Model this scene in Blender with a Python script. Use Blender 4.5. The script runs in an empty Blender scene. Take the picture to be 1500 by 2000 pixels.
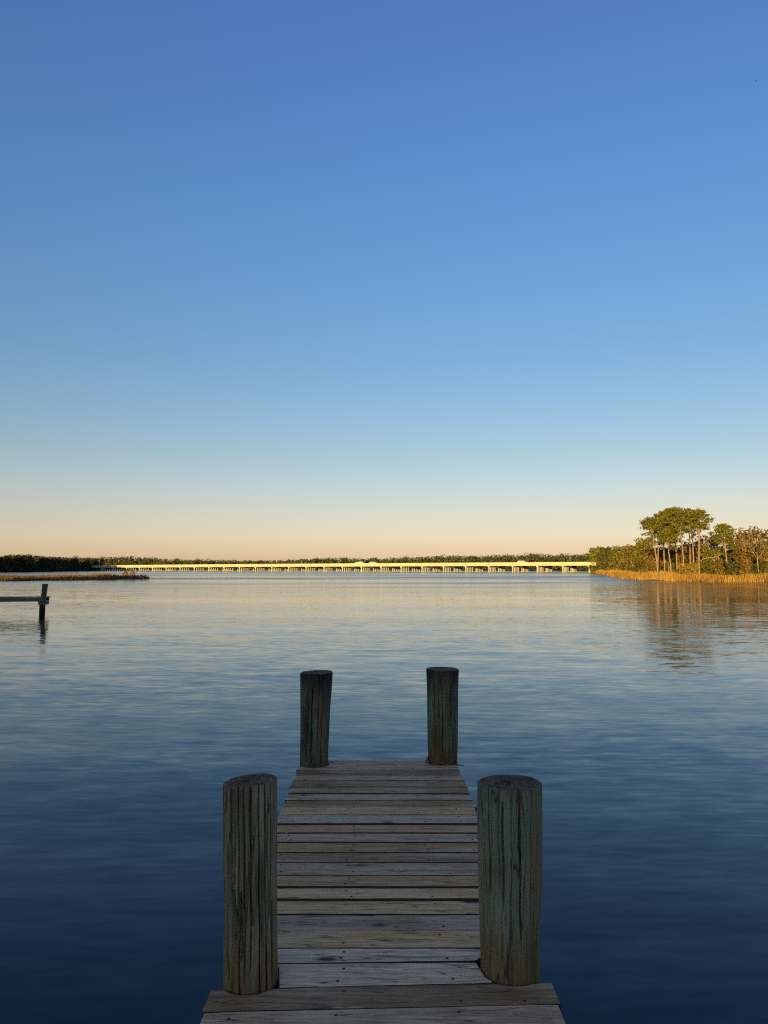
import bpy, bmesh, math, random
import numpy as np
from mathutils import Vector

# ------------------------------------------------------------------ camera, sky, sun, exposure
SC = bpy.context.scene
COL = SC.collection
EYE = 2.12                      # eye height above the water, m
FPX = 1500.0
PITCH = math.atan((1109 - 1000) / FPX)
cd = bpy.data.cameras.new('camera'); cam = bpy.data.objects.new('camera', cd); COL.objects.link(cam)
cd.sensor_fit = 'HORIZONTAL'; cd.sensor_width = 36.0; cd.lens = 36.0
cd.clip_start = 0.05; cd.clip_end = 20000
cam.location = (0, 0, EYE); cam.rotation_euler = (math.pi / 2 + PITCH, 0, 0)
SC.camera = cam

SUN_AZ = 20.0                   # sun stands behind the viewer, this many degrees to the left
SUN_EL = 5.0
world = bpy.data.worlds.new('World'); SC.world = world; world.use_nodes = True
wn = world.node_tree; wl = wn.links
sky = wn.nodes.new('ShaderNodeTexSky'); sky.sky_type = 'NISHITA'; sky.sun_disc = False
sky.sun_elevation = math.radians(SUN_EL); sky.sun_rotation = math.radians(180 + SUN_AZ)
sky.air_density = 1.0; sky.dust_density = 1.0; sky.ozone_density = 1.0
bg = wn.nodes['Background']; bg.inputs['Strength'].default_value = 0.06
tcw = wn.nodes.new('ShaderNodeTexCoord'); sepw = wn.nodes.new('ShaderNodeSeparateXYZ')
wl.new(tcw.outputs['Generated'], sepw.inputs[0])
rw = wn.nodes.new('ShaderNodeValToRGB'); wl.new(sepw.outputs['Z'], rw.inputs[0])
SKYTINT = [(0.0, (2.825, 3.138, 7.049)),
           (0.026, (2.034, 2.145, 4.379)),
           (0.053, (1.69, 1.719, 2.917)),
           (0.079, (1.545, 1.547, 2.388)),
           (0.145, (1.236, 1.407, 1.939)),
           (0.26, (0.998, 1.398, 2.062)),
           (0.433, (0.91, 1.496, 2.468)),
           (0.6, (0.934, 1.435, 2.737)),
           (1.0, (1.746, 1.698, 1.901))]
e = rw.color_ramp.elements
for i, (p, c) in enumerate(SKYTINT):
    el = e[i] if i < 2 else e.new(p)
    el.position = p
for i, (p, c) in enumerate(SKYTINT):
    e[i].position = p; e[i].color = (c[0] / 8, c[1] / 8, c[2] / 8, 1)
mw = wn.nodes.new('ShaderNodeMix'); mw.data_type = 'RGBA'; mw.blend_type = 'MULTIPLY'; mw.inputs[0].default_value = 1
wl.new(sky.outputs[0], mw.inputs[6]); wl.new(rw.outputs[0], mw.inputs[7])
sw = wn.nodes.new('ShaderNodeVectorMath'); sw.operation = 'SCALE'; sw.inputs['Scale'].default_value = 8 * 0.83
wl.new(mw.outputs[2], sw.inputs[0]); wl.new(sw.outputs[0], bg.inputs[0])

sd = bpy.data.lights.new('sun', 'SUN'); sun = bpy.data.objects.new('sun', sd); COL.objects.link(sun)
sd.energy = 5.0; sd.angle = math.radians(0.6); sd.color = (1.0, 0.72, 0.24)
a_, e_ = math.radians(SUN_AZ), math.radians(SUN_EL)
TO_SUN = Vector((-math.sin(a_) * math.cos(e_), -math.cos(a_) * math.cos(e_), math.sin(e_)))
sun.rotation_euler = (-TO_SUN).to_track_quat('-Z', 'Y').to_euler()
sun.location = TO_SUN * 60
SC.view_settings.view_transform = 'Standard'; SC.view_settings.look = 'None'
SC.view_settings.gamma = 1; SC.view_settings.exposure = 1.2
SC.view_settings.use_curve_mapping = False
SC.render.engine = 'CYCLES'
SC.cycles.use_denoising = False
SC.cycles.filter_width = 1.15
SC.cycles.sample_clamp_indirect = 4.0
SC.cycles.max_bounces = 6; SC.cycles.diffuse_bounces = 3; SC.cycles.glossy_bounces = 3

rng = np.random.default_rng(11)
random.seed(5)

# ------------------------------------------------------------------ helpers
def at_depth(px, py, Y):
    """a point of the place seen at photo pixel (px, py), Y metres ahead"""
    u = (px - 750) / FPX; w = (py - 1000) / FPX
    C, S = math.cos(PITCH), math.sin(PITCH)
    t = Y / (C + w * S)
    return u * t, Y, EYE + (S - w * C) * t

class NT:
    def __init__(s, name, rough=0.8, spec=0.3):
        s.m = bpy.data.materials.new(name); s.m.use_nodes = True
        s.t = s.m.node_tree; s.n = s.t.nodes
        s.b = s.n['Principled BSDF']; s.out = s.n['Material Output']
        s.b.inputs['Roughness'].default_value = rough
        s.b.inputs['Specular IOR Level'].default_value = spec
    def link(s, a, b): s.t.links.new(a, b)
    def coord(s, kind='Object'): return s.n.new('ShaderNodeTexCoord').outputs[kind]
    def mapping(s, v, scale=(1, 1, 1), loc=(0, 0, 0)):
        m = s.n.new('ShaderNodeMapping'); m.inputs['Scale'].default_value = scale; m.inputs['Location'].default_value = loc
        s.link(v, m.inputs[0]); return m.outputs[0]
    def noise(s, v, scale=1.0, detail=3.0, rough=0.5, dist=0.0, out='Fac'):
        n = s.n.new('ShaderNodeTexNoise'); n.inputs['Scale'].default_value = scale
        n.inputs['Detail'].default_value = detail; n.inputs['Roughness'].default_value = rough
        n.inputs['Distortion'].default_value = dist; s.link(v, n.inputs['Vector']); return n.outputs[out]
    def voro(s, v, scale=1.0, feature='F1', out='Distance'):
        n = s.n.new('ShaderNodeTexVoronoi'); n.feature = feature; n.inputs['Scale'].default_value = scale
        s.link(v, n.inputs['Vector']); return n.outputs[out]
    def ramp(s, f, stops):
        r = s.n.new('ShaderNodeValToRGB'); el = r.color_ramp.elements
        while len(el) < len(stops): el.new(0.5)
        for q, (p, c) in zip(el, stops):
            q.position = p
            c = (c, c, c) if not hasattr(c, '__len__') else c
            q.color = (*c[:3], 1)
        s.link(f, r.inputs[0]); return r.outputs[0]
    def mix(s, f, a, b, mode='MIX'):
        m = s.n.new('ShaderNodeMix'); m.data_type = 'RGBA'; m.blend_type = mode
        for sock, v in ((m.inputs[0], f), (m.inputs[6], a), (m.inputs[7], b)):
            if hasattr(v, 'links') or hasattr(v, 'is_linked'): s.link(v, sock)
            elif hasattr(v, '__len__'): sock.default_value = (*v[:3], 1)
            else: sock.default_value = v
        return m.outputs[2]
    def math(s, op, a, b=None, c=None, clamp=False):
        m = s.n.new('ShaderNodeMath'); m.operation = op; m.use_clamp = clamp
        for i, v in enumerate((a, b, c)):
            if v is None: continue
            if hasattr(v, 'is_linked'): s.link(v, m.inputs[i])
            else: m.inputs[i].default_value = v
        return m.outputs[0]
    def vmath(s, op, a, b=None, scale=None):
        m = s.n.new('ShaderNodeVectorMath'); m.operation = op
        for i, v in enumerate((a, b)):
            if v is None: continue
            if hasattr(v, 'is_linked'): s.link(v, m.inputs[i])
            else: m.inputs[i].default_value = v
        if scale is not None:
            if hasattr(scale, 'is_linked'): s.link(scale, m.inputs['Scale'])
            else: m.inputs['Scale'].default_value = scale
        return m.outputs[0]
    def sep(s, v):
        n = s.n.new('ShaderNodeSeparateXYZ'); s.link(v, n.inputs[0]); return n.outputs
    def comb(s, x, y, z):
        n = s.n.new('ShaderNodeCombineXYZ')
        for i, v in enumerate((x, y, z)):
            if hasattr(v, 'is_linked'): s.link(v, n.inputs[i])
            else: n.inputs[i].default_value = v
        return n.outputs[0]
    def attr(s, name, out='Fac', kind='GEOMETRY'):
        n = s.n.new('ShaderNodeAttribute'); n.attribute_type = kind; n.attribute_name = name; return n.outputs[out]
    def objinfo(s, out): return s.n.new('ShaderNodeObjectInfo').outputs[out]
    def base(s, c):
        if hasattr(c, 'is_linked'): s.link(c, s.b.inputs['Base Color'])
        else: s.b.inputs['Base Color'].default_value = (*c, 1)
    def bump(s, h, strength=0.5, dist=0.01):
        n = s.n.new('ShaderNodeBump'); n.inputs['Strength'].default_value = strength; n.inputs['Distance'].default_value = dist
        s.link(h, n.inputs['Height']); s.link(n.outputs[0], s.b.inputs['Normal'])

def tag(o, label=None, cat=None, group=None, kind=None):
    if label: o['label'] = label
    if cat: o['category'] = cat
    if group: o['group'] = group
    if kind: o['kind'] = kind
    return o

def mesh_from(name, V, F, tint=None, smooth=False):
    me = bpy.data.meshes.new(name)
    me.from_pydata([tuple(map(float, v)) for v in V], [], [tuple(map(int, f)) for f in F])
    if tint is not None:
        at = me.attributes.new('tint', 'FLOAT', 'FACE'); at.data.foreach_set('value', np.asarray(tint, dtype=np.float32))
    if smooth:
        me.polygons.foreach_set('use_smooth', [True] * len(me.polygons))
    me.update(); return me

def link(name, me, mat=None, parent=None, loc=(0, 0, 0), rot=(0, 0, 0)):
    o = bpy.data.objects.new(name, me); COL.objects.link(o)
    if mat is not None and me is not None and not me.materials: me.materials.append(mat)
    o.location = loc; o.rotation_euler = rot
    if parent is not None: o.parent = parent
    return o

def empty(name, loc=(0, 0, 0), rz=0):
    o = bpy.data.objects.new(name, None); COL.objects.link(o); o.empty_display_size = 0.3
    o.location = loc; o.rotation_euler = (0, 0, rz); return o

class MB:
    def __init__(s): s.V = []; s.F = []; s.T = []
    def box(s, lo, hi, t=0.5):
        (x0, y0, z0), (x1, y1, z1) = lo, hi; k = len(s.V)
        s.V += [(x0, y0, z0), (x1, y0, z0), (x1, y1, z0), (x0, y1, z0), (x0, y0, z1), (x1, y0, z1), (x1, y1, z1), (x0, y1, z1)]
        for f in ((3, 2, 1, 0), (4, 5, 6, 7), (0, 1, 5, 4), (1, 2, 6, 5), (2, 3, 7, 6), (3, 0, 4, 7)):
            s.F.append(tuple(k + i for i in f)); s.T.append(t)
        return s
    def tube(s, pts, radii, seg=8, cap=True, t=0.5):
        pts = [Vector(p) for p in pts]; rings = []
        up = Vector((0.013, 0.027, 1))
        for i, p in enumerate(pts):
            d = (pts[min(i + 1, len(pts) - 1)] - pts[max(i - 1, 0)]).normalized()
            a = d.cross(up if abs(d.z) < 0.9 else Vector((1, 0.02, 0))).normalized(); b = d.cross(a)
            k = len(s.V)
            for j in range(seg):
                q = 2 * math.pi * j / seg
                s.V.append(tuple(p + (a * math.cos(q) + b * math.sin(q)) * radii[i]))
            rings.append(k)
        for k0, k1 in zip(rings, rings[1:]):
            for j in range(seg):
                j2 = (j + 1) % seg
                s.F.append((k0 + j, k0 + j2, k1 + j2, k1 + j)); s.T.append(t)
        if cap:
            s.F.append(tuple(rings[0] + j for j in range(seg))[::-1]); s.T.append(t)
            s.F.append(tuple(rings[-1] + j for j in range(seg))); s.T.append(t)
        return s
    def extrude(s, prof, x0, x1, t=0.5):
        """profile [(y,z)] swept along x"""
        k = len(s.V); n = len(prof)
        s.V += [(x0, y, z) for y, z in prof] + [(x1, y, z) for y, z in prof]
        for i in range(n):
            j = (i + 1) % n
            s.F.append((k + i, k + j, k + n + j, k + n + i)); s.T.append(t)
        s.F.append(tuple(k + i for i in range(n))[::-1]); s.T.append(t)
        s.F.append(tuple(k + n + i for i in range(n))); s.T.append(t)
        return s
    def raw(s, V, F, T):
        k = len(s.V); s.V += [tuple(v) for v in V]; s.F += [tuple(k + i for i in f) for f in F]; s.T += list(T); return s
    def mesh(s, name, smooth=False): return mesh_from(name, s.V, s.F, s.T, smooth)
    def build(s, name, mat, parent=None, smooth=False, loc=(0, 0, 0), rot=(0, 0, 0)):
        return link(name, s.mesh(name, smooth), mat, parent, loc, rot)

def leaves(C, R, n, size, flat=0.0, bias=0.45, hollow=0.55):
    """n leaf sprays spread through an ellipsoid at C with radii R: verts, quads, tint"""
    d = rng.normal(size=(n, 3)); d /= np.linalg.norm(d, axis=1)[:, None]
    r = hollow + (1 - hollow) * rng.random(n) ** 0.6
    P = np.array(C) + d * r[:, None] * np.array(R) * (1 + 0.12 * rng.normal(size=(n, 1)))
    nn = d * bias + rng.normal(size=(n, 3)) * 0.55; nn[:, 2] += 0.25 + flat
    nn /= np.linalg.norm(nn, axis=1)[:, None]
    a = np.cross(nn, rng.normal(size=(n, 3))); a /= np.linalg.norm(a, axis=1)[:, None]
    b = np.cross(nn, a)
    s = size * (0.55 + 0.9 * rng.random(n))[:, None]; w = 0.42 + 0.3 * rng.random(n)[:, None]
    V = np.stack([P - a * s, P - b * s * w, P + a * s, P + b * s * w], axis=1).reshape(-1, 3)
    F = np.arange(4 * n).reshape(n, 4)
    return V, F, rng.random(n)

# ------------------------------------------------------------------ materials
def mat_water():
    m = NT('water_surface', rough=0.02, spec=0.5)
    m.b.inputs['IOR'].default_value = 1.32
    m.b.inputs['Specular Tint'].default_value = (0.30, 0.56, 0.80, 1)
    p = m.coord('Object')
    # wind lanes: calm and ruffled patches drawn out across the view
    lane = m.noise(m.mapping(p, (0.010, 0.045, 1)), 1.0, 3, 0.55, 0.4)
    lane2 = m.noise(m.mapping(p, (0.035, 0.16, 1), (7, 3, 0)), 1.0, 2, 0.5, 0.3)
    patch = m.ramp(m.math('ADD', m.math('MULTIPLY', lane, 0.65), m.math('MULTIPLY', lane2, 0.35)),
                   [(0.38, 0.30), (0.52, 0.62), (0.64, 1.0)])
    # open water further out lies in the breeze, the lee by the docks is calmer
    fetch = m.n.new('ShaderNodeMapRange'); fetch.inputs['From Min'].default_value = 58; fetch.inputs['From Max'].default_value = 115
    fetch.inputs['To Min'].default_value = 1.0; fetch.inputs['To Max'].default_value = 2.35
    m.link(m.sep(p)[1], fetch.inputs['Value'])
    patch = m.math('MULTIPLY', patch, fetch.outputs[0])
    def slope(scale, loc, detail, amp, rough=0.5):
        c = m.noise(m.mapping(p, scale, loc), 1.0, detail, rough, 0.25, out='Color')
        return m.vmath('MULTIPLY', m.vmath('SUBTRACT', c, (0.5, 0.5, 0.5)), (amp * 0.62, amp, 0))
    s1 = slope((0.9, 3.2, 1), (0, 0, 0), 2, 0.13)        # small swell
    s2 = slope((2.6, 10.5, 1), (11, 5, 0), 3, 0.22, 0.6)   # ripples
    s3 = slope((0.22, 0.8, 1), (3, 9, 0), 1, 0.035)       # long undulation
    rip = m.vmath('SCALE', m.vmath('ADD', s1, s2), scale=patch)
    tot = m.vmath('ADD', m.vmath('ADD', rip, s3), (0, 0, 1))
    m.link(m.vmath('NORMALIZE', tot), m.b.inputs['Normal'])
    m.link(m.math('ADD', m.math('MULTIPLY', m.math('POWER', patch, 1.3), 0.10), 0.02), m.b.inputs['Roughness'])
    m.base((0.0012, 0.004, 0.008))
    return m.m

def mat_plank():
    m = NT('weathered_plank', rough=0.72, spec=0.35)
    p = m.vmath('ADD', m.coord('Object'), m.vmath('SCALE', m.comb(1, 0.37, 0.71), scale=m.math('MULTIPLY', m.objinfo('Random'), 53.0)))
    wob = m.noise(m.mapping(p, (1.6, 5, 1)), 1.0, 2, 0.5)
    s = m.sep(p)
    y2 = m.math('ADD', s[1], m.math('MULTIPLY', wob, 0.07))
    q = m.comb(s[0], y2, s[2])
    g1 = m.noise(m.mapping(q, (3.2, 44, 20)), 1.0, 5, 0.66, 0.5)
    g2 = m.noise(m.mapping(q, (9, 120, 60)), 1.0, 3, 0.65)
    ck = m.math('ABSOLUTE', m.math('SUBTRACT', m.noise(m.mapping(q, (1.5, 24, 9), (9, 4, 0)), 1.0, 2, 0.5, 0.2), 0.5))
    streak = m.noise(m.mapping(q, (0.9, 17, 5), (4, 1, 0)), 1.0, 3, 0.55)
    tone = m.objinfo('Color')
    dark = m.mix(1.0, tone, (0.64, 0.58, 0.52), 'MULTIPLY')
    c = m.mix(m.ramp(g1, [(0.34, 0.0), (0.58, 1.0)]), dark, tone)
    c = m.mix(m.ramp(g2, [(0.33, 0.65), (0.50, 0.0)]), c, (0.12, 0.078, 0.050))
    grey = m.ramp(m.noise(m.mapping(p, (1.7, 11, 1), (2, 8, 0)), 1.0, 4, 0.6), [(0.50, 0.0), (0.70, 0.60)])
    c = m.mix(grey, c, (0.86, 0.55, 0.35))
    c = m.mix(m.ramp(streak, [(0.60, 0.0), (0.74, 0.55)]), c, (0.20, 0.105, 0.045))
    kn = m.voro(m.mapping(p, (3.0, 7.5, 0.0)), 1.0)
    c = m.mix(m.ramp(kn, [(0.075, 0.95), (0.12, 0.45), (0.21, 0.0)]), c, (0.022, 0.016, 0.012))
    speck = m.voro(m.mapping(p, (7, 30, 0.0), (3, 1, 0)), 1.0)
    c = m.mix(m.ramp(speck, [(0.08, 0.6), (0.13, 0.0)]), c, (0.04, 0.035, 0.03))
    c = m.mix(m.ramp(ck, [(0.005, 0.8), (0.014, 0.0)]), c, (0.06, 0.042, 0.030))
    m.base(c)
    h = m.math('ADD', m.math('MULTIPLY', g1, 0.8), m.math('MULTIPLY', g2, 0.35))
    m.bump(h, 0.55, 0.006)
    m.link(m.ramp(g1, [(0.3, 0.85), (0.7, 0.62)]), m.b.inputs['Roughness'])
    return m.m

def mat_piling(name, colA, colB, low, low_h, cap_dark, cap_from, green, seed, top_h):
    """upright log: vertical grain, a stain climbing from the deck, a dark weathered head"""
    m = NT(name, rough=0.85, spec=0.25)
    p = m.coord('Object'); o = m.mapping(p, (1, 1, 1), (seed * 3.1, seed * 1.7, seed))
    s = m.sep(p)
    g1 = m.noise(m.mapping(o, (38, 38, 3.2)), 1.0, 5, 0.65, 0.35)
    g2 = m.noise(m.mapping(o, (120, 120, 7.0)), 1.0, 3, 0.65, 0.2)
    st = m.noise(m.mapping(o, (13, 13, 1.0)), 1.0, 3, 0.6, 0.2)
    bl = m.noise(m.mapping(o, (7, 7, 4.0)), 1.0, 4, 0.6)
    c = m.mix(m.ramp(g1, [(0.36, 0.0), (0.62, 1.0)]), colA, colB)
    hue = m.noise(m.mapping(o, (9, 9, 0.55), (8, 3, 1)), 1.0, 2, 0.5)
    c = m.mix(m.ramp(hue, [(0.54, 0.0), (0.66, 0.7)]), c, tuple(min(1.0, v) for v in (colB[0] * 0.95, colB[1] * 0.62, colB[2] * 0.38)))
    c = m.mix(m.ramp(bl, [(0.42, 0.0), (0.66, green)]), c, (0.145, 0.255, 0.130))
    lowmask = m.ramp(m.math('ADD', m.math('SUBTRACT', low_h, s[2]), m.math('MULTIPLY', m.math('SUBTRACT', st, 0.5), 0.55)),
                     [(0.0, 0.0), (0.14, 0.92)])
    c = m.mix(lowmask, c, m.mix(m.ramp(g1, [(0.35, 0.0), (0.65, 1.0)]), tuple(0.45 * v for v in low), low))
    rust = m.ramp(m.noise(m.mapping(o, (9, 9, 0.7), (5, 2, 0)), 1.0, 3, 0.5), [(0.60, 0.0), (0.70, 0.6)])
    c = m.mix(rust, c, (0.19, 0.10, 0.045))
    hm = m.ramp(m.math('ADD', m.math('SUBTRACT', s[2], top_h - cap_from), m.math('MULTIPLY', m.math('SUBTRACT', st, 0.5), 0.35)),
                [(0.0, 0.0), (0.16, cap_dark)])
    c = m.mix(hm, c, (0.020, 0.018, 0.016))
    c = m.mix(m.ramp(g2, [(0.33, 0.60), (0.46, 0.0)]), c, (0.055, 0.043, 0.028))
    ck = m.math('ABSOLUTE', m.math('SUBTRACT', m.noise(m.mapping(o, (21, 21, 1.1), (1, 6, 0)), 1.0, 2, 0.5, 0.15), 0.5))
    c = m.mix(m.ramp(ck, [(0.005, 0.75), (0.014, 0.0)]), c, (0.025, 0.019, 0.013))
    wet = m.ramp(m.math('MULTIPLY', s[2], -1.0), [(0.30, 0.0), (0.45, 0.9)])
    c = m.mix(wet, c, (0.014, 0.014, 0.012))
    m.base(c)
    m.bump(m.math('ADD', m.math('MULTIPLY', g1, 0.7), m.math('MULTIPLY', g2, 0.5)), 0.7, 0.008)
    return m.m

def mat_endgrain(name, ca, cb, lichen):
    m = NT(name, rough=0.9, spec=0.2)
    p = m.coord('Object'); s = m.sep(p)
    r = m.math('SQRT', m.math('ADD', m.math('POWER', s[0], 2.0), m.math('POWER', s[1], 2.0)))
    rr = m.math('ADD', r, m.math('MULTIPLY', m.noise(p, 18, 3), 0.03))
    ring = m.math('SINE', m.math('MULTIPLY', rr, 520.0))
    n = m.noise(p, 55, 5, 0.7)
    c = m.mix(m.ramp(n, [(0.35, 0.0), (0.68, 1.0)]), ca, cb)
    c = m.mix(m.ramp(ring, [(0.2, 0.0), (1.0, 0.35)]), c, tuple(0.5 * v for v in ca))
    c = m.mix(m.ramp(m.noise(p, 30, 4, 0.7, 0.5), [(0.60, 0.0), (0.68, lichen)]), c, (0.26, 0.26, 0.24))
    m.base(c); m.bump(n, 0.9, 0.012)
    return m.m

def mat_leaf(name, c0, c1, c2, trans=0.3):
    m = NT(name, rough=0.7, spec=0.15)
    t = m.attr('tint')
    c = m.ramp(t, [(0.0, c0), (0.55, c1), (1.0, c2)])
    m.base(c)
    tr = m.n.new('ShaderNodeBsdfTranslucent'); m.link(c, tr.inputs[0])
    mx = m.n.new('ShaderNodeMixShader'); mx.inputs[0].default_value = trans
    m.link(m.b.outputs[0], mx.inputs[1]); m.link(tr.outputs[0], mx.inputs[2]); m.link(mx.outputs[0], m.out.inputs[0])
    return m.m

def mat_noise(name, ca, cb, scale, rough=0.85, bump=0.0, spec=0.25, stretch=(1, 1, 1)):
    m = NT(name, rough=rough, spec=spec)
    p = m.mapping(m.coord('Object'), stretch)
    n = m.noise(p, scale, 5, 0.6)
    m.base(m.mix(m.ramp(n, [(0.3, 0.0), (0.7, 1.0)]), ca, cb))
    if bump: m.bump(n, 0.6, bump)
    return m.m

M = {}
M['water'] = mat_water()
M['plank'] = mat_plank()
M['beam'] = mat_noise('treated_beam', (0.07, 0.065, 0.055), (0.16, 0.14, 0.115), 6, 0.85, 0.004, stretch=(2, 30, 30))
M['plankgapshade'] = mat_noise('plank_edge_gap_shade', (0.035, 0.026, 0.018), (0.10, 0.072, 0.048), 9, 0.9, stretch=(1, 8, 8))  # board sides coloured dark so the gaps between planks read as shade
M['nail'] = mat_noise('rusted_nail', (0.018, 0.015, 0.013), (0.06, 0.035, 0.02), 300, 0.7)
M['concrete'] = mat_noise('bridge_concrete', (0.27, 0.26, 0.20), (0.36, 0.345, 0.27), 0.35, 0.9)
M['pile'] = mat_noise('bridge_pile', (0.24, 0.22, 0.19), (0.36, 0.34, 0.29), 0.6, 0.9)
M['asphalt'] = mat_noise('asphalt', (0.045, 0.045, 0.047), (0.06, 0.06, 0.062), 2, 0.9)
M['soil'] = mat_noise('marsh_soil', (0.045, 0.035, 0.022), (0.10, 0.075, 0.045), 0.5, 0.95)
M['bark'] = mat_noise('pine_bark', (0.12, 0.08, 0.055), (0.25, 0.18, 0.125), 3, 0.95, 0.02, stretch=(3, 3, 0.6))
M['dead'] = mat_noise('dead_wood', (0.20, 0.14, 0.09), (0.34, 0.25, 0.17), 3, 0.9, 0.01)
M['pine'] = mat_leaf('pine_needles', (0.075, 0.080, 0.014), (0.160, 0.150, 0.022), (0.23, 0.18, 0.030), 0.4)
M['oak'] = mat_leaf('oak_leaves', (0.065, 0.050, 0.014), (0.17, 0.115, 0.024), (0.28, 0.15, 0.030), 0.4)
M['oakgreen'] = mat_leaf('dark_evergreen_leaves', (0.030, 0.034, 0.012), (0.075, 0.070, 0.018), (0.14, 0.11, 0.025))
M['gold'] = mat_leaf('golden_shrub_leaves', (0.12, 0.085, 0.02), (0.22, 0.15, 0.03), (0.28, 0.19, 0.04))
M['farleaf'] = mat_leaf('far_wood_leaves', (0.030, 0.036, 0.016), (0.055, 0.058, 0.022), (0.085, 0.075, 0.028), 0.15)
M['grass'] = mat_leaf('marsh_grass_blades', (0.20, 0.105, 0.026), (0.36, 0.20, 0.050), (0.46, 0.28, 0.08), 0.35)
M['grassdull'] = mat_leaf('dry_reed_blades', (0.065, 0.034, 0.014), (0.14, 0.078, 0.030), (0.27, 0.175, 0.08), 0.2)
M['paint_white'] = mat_noise('pale_car_paint', (0.40, 0.40, 0.38), (0.46, 0.46, 0.44), 3, 0.35, spec=0.5)
M['glass'] = mat_noise('car_glass', (0.02, 0.022, 0.025), (0.03, 0.032, 0.035), 3, 0.08, spec=0.6)
M['tyre'] = mat_noise('tyre_rubber', (0.015, 0.015, 0.015), (0.025, 0.025, 0.025), 9, 0.9)
M['steel'] = mat_noise('grey_steel', (0.35, 0.35, 0.34), (0.45, 0.45, 0.43), 3, 0.5, spec=0.5)
M['cord'] = mat_noise('red_twine', (0.20, 0.055, 0.035), (0.36, 0.14, 0.09), 120, 0.9)
M['feather'] = mat_noise('dark_feathers', (0.03, 0.03, 0.032), (0.06, 0.058, 0.055), 20, 0.8)

# ------------------------------------------------------------------ water and land
S = 7000
tag(link('water', mesh_from('water', [(-S, -60, 0), (S, -60, 0), (S, S, 0), (-S, S, 0)], [(0, 1, 2, 3)]), M['water']), kind='structure')
lb = mesh_from('lake_bed', [(-S, -S, -2.6), (S, -S, -2.6), (S, S, -2.6), (-S, S, -2.6)], [(0, 1, 2, 3)])
tag(link('ground', lb, M['soil']), kind='structure')

def land(name, pts, top=0.3, bank=1.5, mat='soil'):
    """low bank: flat top inside the outline pts (counter-clockwise), sloping under the water outside it"""
    n = len(pts); P = [Vector((x, y)) for x, y in pts]; V = []; F = []
    for i in range(n):
        t = (P[(i + 1) % n] - P[i - 1]).normalized(); nor = Vector((t.y, -t.x))
        i_ = P[i] - nor * bank; o_ = P[i] + nor * bank * 1.2
        V += [(i_.x, i_.y, top), (P[i].x, P[i].y, 0.02), (o_.x, o_.y, -1.0)]
    F.append(tuple(3 * i for i in range(n)))
    for i in range(n):
        j = (i + 1) % n
        F += [(3 * i + 1, 3 * j + 1, 3 * j, 3 * i), (3 * i + 2, 3 * j + 2, 3 * j + 1, 3 * i + 1)]
    bm = bmesh.new(); bm.from_mesh(mesh_from('t', V, F)); bmesh.ops.triangulate(bm, faces=[f for f in bm.faces if len(f.verts) > 4])
    me = bpy.data.meshes.new(name); bm.to_mesh(me); bm.free()
    return tag(link(name, me, M[mat]), kind='structure')

PT_SHORE = [(150, 96), (100, 103), (74, 109), (57, 114.3), (50, 117.5), (46.5, 121), (44.5, 130), (46.4, 145.5), (50, 163), (56, 187), (66, 225), (78, 280), (88, 320), (104, 372)]
land('point_ground', PT_SHORE[::-1] + [(150, 96)][:0] + [(190, 110), (230, 300), (150, 400)], 0.35)
ISL_SHORE = [(-150, 108), (-100, 115), (-61.3, 123), (-52, 133), (-44.9, 145.5), (-48, 151)]
land('marsh_ground', [(-150, 108), (-100, 115), (-61.3, 123), (-52, 133), (-44.9, 145.5), (-51, 160), (-62, 172), (-100, 182), (-150, 190)], 0.2)
land('left_shore', [(-640, 120), (-320, 200), (-146, 250), (-192, 360), (-203, 420), (-203, 520), (-215, 600), (-250, 660), (-330, 900), (-1500, 900), (-1500, 300)], 0.6, 4)
land('far_shore', [(-3000, 880), (-420, 860), (-300, 790), (-60, 745), (120, 640), (210, 520), (300, 420), (420, 360), (3000, 300), (3000, 6500), (-3000, 6500)], 0.6, 4)
land('near_shore', [(-400, 95), (-150, 88), (-80, 66), (-64, 30), (-45, -10), (-4, -9), (40, -11), (400, -16), (400, -160), (-400, -160)][::-1], 0.7, 2.0)

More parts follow.
